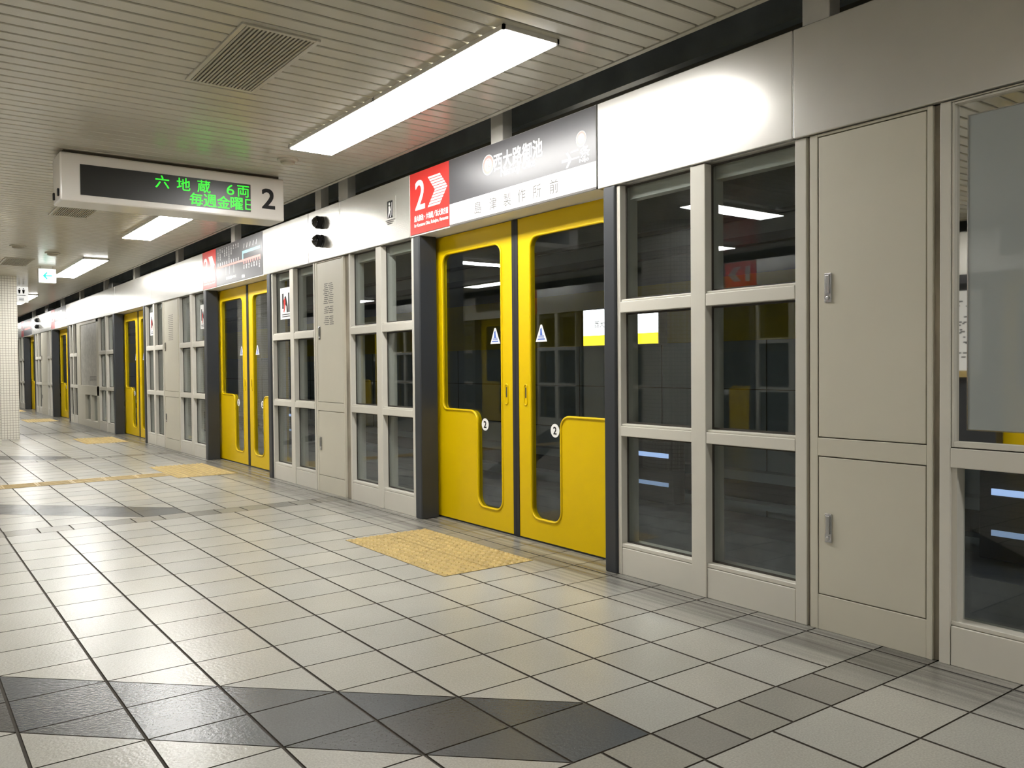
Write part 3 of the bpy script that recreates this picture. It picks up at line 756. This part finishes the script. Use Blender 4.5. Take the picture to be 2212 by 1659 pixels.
for k, s_ in enumerate(st2):
    yy = 9.02 - .078 * k
    for q, c in enumerate(s_): write_x(mb, c, yy, 2.215 - .026 * q, .03, .023, x, .01)
for k in range(5):
    poly_x(mb, x, [(9.0 - .095 * k, 2.45), (9.012 - .095 * k, 2.45), (9.03 - .095 * k, 2.40), (9.018 - .095 * k, 2.40)])
write_x(mb, '烏丸線 京阪線 のりかえ', 9.45, 2.13, .34, .035, x, .01); write_x(mb, '乗換', 9.05, 2.105, .1, .035, x, .01)
for yy in (9.62, 9.35, 9.50): poly_x(mb, x, [(yy, 2.26), (yy + .006, 2.26), (yy + .006, 2.17), (yy, 2.17)])
obj('station_names', mb, M['signwhite'], dk)
mb = MB(); poly_x(mb, x, [(9.93, 2.285), (9.10, 2.285), (9.10, 2.265), (9.93, 2.265)]); poly_x(mb, x, [(9.10, 2.285), (9.10, 2.262), (8.52, 2.262), (8.52, 2.285)])
for k in range(8): disc_x(mb, x - .0006, 9.02 - .07 * k, 2.25, .016, .02, 10)
obj('line_band', mb, M['pink'], dk)
mb = MB(); poly_x(mb, x, [(9.07, 2.375), (8.52, 2.375), (8.52, 2.345), (9.04, 2.345), (9.04, 2.285), (9.07, 2.285)])
obj('branch_band', mb, M['cyan'], dk)

# far signs over the fourth and fifth doorways
t, r = sign_body('station_name_sign', 20.41, 22.49, 21.95, 'far station name sign with a red end panel over the fourth doorway')
dk = obj('dark_panel', MB().box(XS, HX0 + .01, 20.42, 21.95, 2.212, HZ1 - .004), M['signdark'], t)
wp = obj('white_panel', MB().box(XS, HX0 + .01, 20.42, 21.95, 2.074, 2.212), M['signwhite'], t)
line(dk, 'signwhite', '西大路御池', 21.15, 2.39, .5, .11, XS - .001, .018); line(dk, 'signwhite', 'Nishioji Oike', 21.15, 2.31, .35, .06, XS - .001, .02)
line(r, 'signwhite', '2', 22.35, 2.34, .13, .2, HX0 - .0024, .02, name='platform_number'); mb = MB(); chevron(mb, HX0 - .0024, 22.24, 21.98, 2.45, 2.24, 11); obj('arrow', mb, M['signwhite'], r)
t, r = sign_body('route_map_sign', 25.9, 28.1, 27.55, 'farthest sign, pale red and grey, over the fifth doorway')
dk = obj('dark_panel', MB().box(XS, HX0 + .01, 25.92, 27.55, HZ0 + .012, HZ1 - .004), M['signdark'], t)
mb = MB(); poly_x(mb, XS - .001, [(26.1, 2.285), (27.4, 2.285), (27.4, 2.235), (26.1, 2.235)])
for k in range(10): poly_x(mb, XS - .001, [(26.2 + .12 * k, 2.45), (26.24 + .12 * k, 2.45), (26.24 + .12 * k, 2.32), (26.2 + .12 * k, 2.32)])
obj('line_band', mb, M['pink'], dk)
line(r, 'signwhite', '2', 27.95, 2.34, .13, .2, HX0 - .0024, .02, name='platform_number'); mb = MB(); chevron(mb, HX0 - .0024, 27.84, 27.6, 2.45, 2.24, 1); obj('arrow', mb, M['signwhite'], r)

# support posts above the header
PY = [2.17, 4.55, 7.43, 9.86, 12.24, 14.8, 17.2, 19.7, 22.1, 24.6, 27.0]
lab = ['above the nearest cabinet', 'above the station name sign', 'left of the two black domes', 'above the route map sign', 'between the second and third doorways', 'above the third doorway',
       'left of the third doorway', 'right of the fourth doorway', 'above the fourth doorway', 'left of the fourth doorway', 'above the fifth doorway']
for yy, l in zip(PY, lab):
    yy *= .962; mb = MB().box(3.125, 3.20, yy - .065, yy + .065, HZ1, 3.30)
    single('support_post', mb, M['post'], 'pale square support post rising from the header ' + l, 'post', (3.16, yy, HZ1), 'support posts above the header', bevel=.004)
single('support_post', MB().box(3.125, 3.20, 6.54, 6.72, HZ1, 3.30), M['post'], 'wider pale support post rising from the header right of the two black domes', 'post', (3.16, 6.63, HZ1), 'support posts above the header', bevel=.004)
for yy, l in ((16.0, 'left of the third doorway'), (23.4, 'left of the fourth doorway')):
    single('junction_box', MB().box(3.12, 3.26, yy - .16, yy + .16, HZ1, HZ1 + .10), M['steel'], 'small grey box on top of the header ' + l, 'box', (3.19, yy, HZ1), bevel=.006)

# ------------------------------------------------------------------ ceiling lamps, vents, detectors
def ceiling_lamp(x0, x1, y0, y1, label, along_y=True):
    t = thing('ceiling_light', label, 'ceiling light', ((x0 + x1) / 2, (y0 + y1) / 2, CEIL), 'fluorescent ceiling lights')
    e = .012; h = .022
    mb = MB().box(x0, x0 + e, y0, y1, CEIL - h, CEIL).box(x1 - e, x1, y0, y1, CEIL - h, CEIL).box(x0, x1, y0, y0 + e, CEIL - h, CEIL).box(x0, x1, y1 - e, y1, CEIL - h, CEIL)
    if along_y: ym = (y0 + y1) / 2; mb.box(x0, x1, ym - .008, ym + .008, CEIL - h, CEIL)
    obj('frame', mb, M['fixture'], t)
    if along_y: segs = [(x0 + e, x1 - e, y0 + e, ym - .008), (x0 + e, x1 - e, ym + .008, y1 - e)]
    else: segs = [(x0 + e, x1 - e, y0 + e, y1 - e)]
    for a, b, c, d in segs: obj('diffuser', MB().box(a, b, c, d, CEIL - .028, CEIL - .002), M['lamp'], t)
    return t
ceiling_lamp(2.205, 2.525, 3.03, 5.52, 'long double ceiling light nearest the viewer')
ceiling_lamp(2.14, 2.46, 7.85, 10.33, 'second ceiling light from the viewer, just below the departure board')
ceiling_lamp(2.12, 2.44, 12.55, 15.2, 'third ceiling light, beside the green arrow sign')
ceiling_lamp(2.10, 2.42, 19.2, 21.9, 'farthest visible ceiling light, behind the small white sign by the column')
ceiling_lamp(2.10, 2.42, 24.2, 26.9, 'ceiling light beyond the tiled column')
ceiling_lamp(2.10, 2.42, 29.5, 32.0, 'ceiling light far down the platform')
ceiling_lamp(2.205, 2.525, -3.2, -.7, 'ceiling light behind the viewer on the screen side')
for k, yy in enumerate((-3.0, 2.0, 7.0, 12.0, 17.0, 22.0)):
    ceiling_lamp(-2.45, -2.13, yy, yy + 1.3, ['ceiling light behind the viewer on the far side', 'ceiling light level with the viewer on the far side', 'ceiling light reflected right of the black post', 'ceiling light reflected in the door glass', 'ceiling light on the far side beyond the column', 'farthest ceiling light on the far side'][k])
for k, yy in enumerate((5.2, 10.0)):
    ceiling_lamp(-.95, .27, yy, yy + .3, ['cross light over the platform middle reflected in the large window', 'cross light over the platform middle reflected in the left door pane'][k], False)

def vent(x0, x1, y0, y1, label):
    t = thing('ceiling_vent', label, 'vent', ((x0 + x1) / 2, (y0 + y1) / 2, CEIL), 'ceiling vents')
    e = .022; h = .010
    mb = MB().box(x0, x0 + e, y0, y1, CEIL - h, CEIL + .002).box(x1 - e, x1, y0, y1, CEIL - h, CEIL + .002).box(x0 + e, x1 - e, y0, y0 + e, CEIL - h, CEIL + .002).box(x0 + e, x1 - e, y1 - e, y1, CEIL - h, CEIL + .002)
    obj('frame', mb, M['ceiling'], t, bevel=.002)
    obj('recess', MB().box(x0 + e, x1 - e, y0 + e, y1 - e, CEIL - .0015, CEIL - .0005), M['grilleback'], t)
    mb = MB(); n = 17
    for k in range(n):
        xx = x0 + e + (x1 - x0 - 2 * e) * (k + .5) / n
        mb.box(xx - .0055, xx + .0045, y0 + e, y1 - e, CEIL - .009, CEIL - .002)
    obj('grille', mb, M['grille'], t)
vent(1.265, 1.63, 3.67, 4.56, 'large slatted ceiling vent above the departure board')
vent(1.265, 1.62, 8.38, 9.27, 'slatted ceiling vent just beyond the departure board')
vent(1.265, 1.62, 13.1, 14.0, 'far slatted ceiling vent beyond the green arrow sign')
def detector(x, y, r, label):
    t = thing('ceiling_detector', label, 'detector', (x, y, CEIL), 'round detectors on the ceiling')
    obj('base', MB().lathe([(r, 0), (r, .010), (r * .92, .014)], (x, y, CEIL), (0, 0, -1)), M['ceiling'], t)
    obj('cover', MB().lathe([(r * .72, .014), (r * .66, .03), (r * .4, .038), (.0, .04)], (x, y, CEIL), (0, 0, -1)), M['grille'], t)
detector(2.35, 5.9, .075, 'round smoke detector on the ceiling between the nearest light and the departure board')
detector(1.72, 12.3, .09, 'round detector on the ceiling just above the green arrow sign')
detector(1.28, 11.8, .09, 'round detector on the ceiling left of the green arrow sign')

# ------------------------------------------------------------------ departure board
BY = 6.45
t = thing('departure_board', 'hanging white departure board with green LED text and a black 2', 'display board', (1.75, BY + .17, 2.6))
bx0, bx1, bz0, bz1 = .955, 2.535, 2.268, 2.598
obj('housing', MB().box(bx0, bx1, BY, BY + .30, bz0, bz1), M['boardwhite'], t, bevel=.012)
obj('hanger', MB().box(bx0 + .03, bx1 - .03, BY + .035, BY + .27, bz1, CEIL + .001), M['grilleback'], t)  # dark colour stands in for the shaded recess above the housing
sc = obj('led_screen', MB().box(1.080, 2.266, BY - .004, BY + .01, 2.315, 2.525), M['screen'], t)
mb = MB(); yq = BY - .006
for ch, xx in zip('六地蔵', (1.617, 1.766, 1.913)): write_y(mb, ch, xx, 2.468, .095, .090, yq, .008)
write_y(mb, '6', 2.110, 2.468, .058, .078, yq, .0); write_y(mb, '両', 2.208, 2.466, .090, .086, yq, .008)
obj('led_line', mb, M['led'], sc); mb = MB()
for ch, xx in zip('毎週金曜', (1.857, 1.957, 2.057, 2.157)): write_y(mb, ch, xx, 2.368, .094, .092, yq, .012)
poly = [(2.222, 2.41), (2.262, 2.41), (2.262, 2.402), (2.231, 2.402), (2.231, 2.373), (2.262, 2.373), (2.262, 2.365), (2.231, 2.365), (2.231, 2.338), (2.262, 2.338), (2.262, 2.330), (2.222, 2.330)]
for a, b, c, d in ((2.222, 2.231, 2.330, 2.41), (2.231, 2.264, 2.402, 2.41), (2.231, 2.264, 2.366, 2.374), (2.231, 2.264, 2.330, 2.338)):
    mb.add([(a, yq, c), (b, yq, c), (b, yq, d), (a, yq, d)], [(0, 1, 2, 3)])
obj('led_line', mb, M['led'], sc)
mb = MB(); write_y(mb, '2', 2.407, 2.432, .100, .150, BY - .0015, .025); obj('platform_number', mb, M['black'], t)
obj('latch', MB().box(bx0 - .012, bx0, BY + .03, BY + .06, 2.30, 2.35).box(bx0 - .012, bx0, BY + .22, BY + .25, 2.30, 2.35), M['black'], t, bevel=.003)

# ------------------------------------------------------------------ exit sign, info sign, column
t = thing('exit_sign', 'small lit white sign with a green arrow hanging from the ceiling', 'sign', (1.87, 13.95, 2.6))
obj('case', MB().box(1.755, 1.985, 13.9, 14.02, 2.375, 2.585), M['white'], t, bevel=.01)
f = obj('lit_face', MB().box(1.762, 1.978, 13.892, 13.9, 2.383, 2.577), M['exit'], t)
mb = MB(); yq = 13.889
for pts in ([(1.81, 2.48), (1.86, 2.535), (1.875, 2.52), (1.84, 2.48), (1.875, 2.44), (1.86, 2.425)], [(1.83, 2.49), (1.93, 2.49), (1.93, 2.47), (1.83, 2.47)]):
    mb.add([(a, yq, b) for a, b in pts], [tuple(range(len(pts)))])
obj('arrow', mb, M['exitgreen'], f)
obj('hanger', MB().box(1.80, 1.94, 13.93, 13.99, 2.585, CEIL + .001), M['fixture'], t)
t = thing('toilet_sign', 'small white hanging sign with dark figures, partly behind the tiled column', 'sign', (1.85, 17.5, 2.6))
obj('plate', MB().box(1.6, 2.04, 17.46, 17.5, 2.33, 2.615), emit('glowing_sign_plate', (.92, .92, .9), .75), t, bevel=.005)  # weak emission added to the plate to keep it white
mb = MB(); yq = 17.458
for xx in (1.90, 1.965):
    mb.lathe([(.011, 0), (.011, .001)], (xx, yq, 2.575), (0, -1, 0), 12)
    mb.add([(xx - .022, yq, 2.558), (xx + .022, yq, 2.558), (xx + .012, yq, 2.49), (xx - .012, yq, 2.49)], [(0, 1, 2, 3)])
mb.add([(1.86, yq, 2.46), (2.0, yq, 2.46), (2.0, yq, 2.452), (1.86, yq, 2.452)], [(0, 1, 2, 3)])
for k in range(3): mb.add([(1.89, yq, 2.41 - .02 * k), (1.97, yq, 2.41 - .02 * k), (1.97, yq, 2.402 - .02 * k), (1.89, yq, 2.402 - .02 * k)], [(0, 1, 2, 3)])
obj('pictogram', mb, M['black'], t)
tag(obj('column', MB().box(.55, 1.675, 15.7, 17.0, 0, CEIL + .002).box(.55, 1.312, 14.5, 15.7, 0, CEIL + .002), M['mosaic']), 'white mosaic tiled column at the left edge of the platform', kind='structure')
def rcol(y, l):
    tag(obj('column', MB().lathe([(.36, 0), (.36, CEIL + .002)], (-.55, y, 0), (0, 0, 1), 40), M['mosaic'], smooth=False), l, kind='structure')
rcol(6.3, 'round tiled column in the middle of the platform, reflected in the large window'); rcol(22.0, 'round tiled column farther along the platform middle')

# ------------------------------------------------------------------ tactile paving
def studs(mb, x0, y0, nx, ny, p, r, h):
    for i in range(nx):
        for j in range(ny):
            cx, cy = x0 + p * (i + .5), y0 + p * (j + .5); vs = []
            for rr, z in ((r, .003), (r * .6, .003 + h)):
                for q in range(8): vs.append((cx + rr * math.cos(q * math.pi / 4), cy + rr * math.sin(q * math.pi / 4), z))
            mb.add(vs, [(q, (q + 1) % 8, 8 + (q + 1) % 8, 8 + q) for q in range(8)] + [tuple(range(8, 16))])
def pad(yc, label, fine):
    t = thing('tactile_pad', label, 'tactile paving', (2.63, yc, 0), 'yellow tactile pads at the doors')
    obj('bed', MB().box(2.332, 2.928, yc - .598, yc + .598, .0002, .0012), M['dark'], t)
    for i in range(2):
        for j in range(4):
            x0, y0 = 2.33 + .3 * i, yc - .6 + .3 * j
            mb = MB().box(x0 + .003, x0 + .297, y0 + .003, y0 + .297, .0005, .003)
            studs(mb, x0, y0, 6, 6, .05, .0165, .006)
            obj('paver', mb, M['tactile'], t)
    return t
P1 = pad(4.377, 'yellow tactile pad of studded pavers in front of the nearest doorway', True)
dup(P1, (2.63, 9.48, 0), 'yellow tactile pad in front of the second doorway, joined by the guide strip')
dup(P1, (2.63, 14.45, 0), 'yellow tactile pad in front of the third doorway')
dup(P1, (2.63, 21.1, 0), 'yellow tactile pad in front of the fourth doorway')
dup(P1, (2.63, 26.5, 0), 'yellow tactile pad in front of the fifth doorway')
t = thing('tactile_strip', 'yellow tactile guide strip crossing the floor to the second doorway', 'tactile paving', (.4, 9.3, 0))
for k in range(14):
    a = 2.03 - .3 * k
    mb = MB().box(a + .0015, a + .2985, 9.15, 9.45, .0005, .003)
    for q in range(4): mb.box(a + .02, a + .28, 9.18 + .068 * q, 9.205 + .068 * q, .003, .007)
    obj('paver', mb, M['tactile_worn'], t)

# ------------------------------------------------------------------ opposite screen (seen only as reflections)
wl = bpy.data.objects.new('wall_left', None); COL.objects.link(wl)
tag(wl, 'platform screen along the other edge of the platform', kind='structure')
def bring(o, cy):          # turned half round: local y -> cy - y
    for src in (o.children if o.type == 'EMPTY' else (o,)):
        c = src.copy(); COL.objects.link(c); c.parent = wl
        p = world_of(src); c.location = (-p.x, cy - p.y, p.z); c.rotation_euler.z = math.pi
        c.scale = o.scale
        for k in ('label', 'category', 'group'):
            if k in c: del c[k]
        c.name = src.name.split('.')[0]
for cy in (7.45, 12.6, 17.7, 22.8):
    for o in (LL, LR, G['A'], G['C']):
        if not (cy < 8 and o is G['A']): bring(o, cy)
    p0 = MB().box(-3.235, -3.088, cy - 3.352, cy - 3.264, 0, 2.058).box(-3.235, -3.088, cy - 5.389, cy - 5.30, 0, 2.058); obj('dark_post', p0, M['charcoal'], wl)
    r0, r1 = cy - 5.42, cy - 4.9
    rp = obj('red_panel', MB().box(HX0 * -1 - .01, -HX0 + .003, r0, r1, 2.07, 2.51), M['red'], wl)
    mb = MB()
    write(mb, '1', 0, 0, .07, .2, lambda u, v, e: (-HX0 + .005 + e, (r0 + .14) + u, 2.34 + v), .02)
    mb.add([(-HX0 + .005, r0 + .25 + a, 2.345 + b) for a, b in ((0, .1), (.12, .1), (.22, 0), (.12, -.1), (0, -.1), (.1, 0))], [(0, 1, 2, 5), (5, 2, 3, 4)])
    obj('red_panel_lettering', mb, M['signwhite'], wl)
    obj('dark_panel', MB().box(-HX0 - .01, -HX0 + .003, r1, cy - 3.4, 2.21, 2.51), M['signdark'], wl)
obj('header', MB().box(-3.30, -HX0, -4, 30, 2.058, 2.515), M['header'], wl)
for k, (a, b) in enumerate(((4.19, 6.0), (.6, .95), (10.5, 11.0), (15.6, 16.1), (20.6, 21.2), (25, 30), (-4, .5))):
    obj('solid_panel', MB().box(-3.2, -W, a, b, 0, 2.058), M['charcoal' if k == 0 else 'cabinet'], wl)

obj('poster_frame', MB().box(-W, -W + .03, 4.2, 5.0, .90, 1.96), M['black'], wl)
obj('poster', MB().box(-W + .03, -W + .034, 4.23, 4.97, 1.02, 1.88), M['signwhite'], wl)
obj('poster_stripe', MB().box(-W + .03, -W + .035, 4.23, 4.97, .95, 1.02), M['tactile'], wl)
mb = MB()
for k in range(90):
    a = random.uniform(4.27, 4.9); b = random.uniform(1.06, 1.83); mb.box(-W + .034, -W + .035, a, a + random.uniform(.02, .06), b, b + .014)
obj('poster_print', mb, M['black'], wl)

# tidy: the lettering source is only a tool
COL.objects.unlink(_to); bpy.data.objects.remove(_to); bpy.data.curves.remove(_tc)
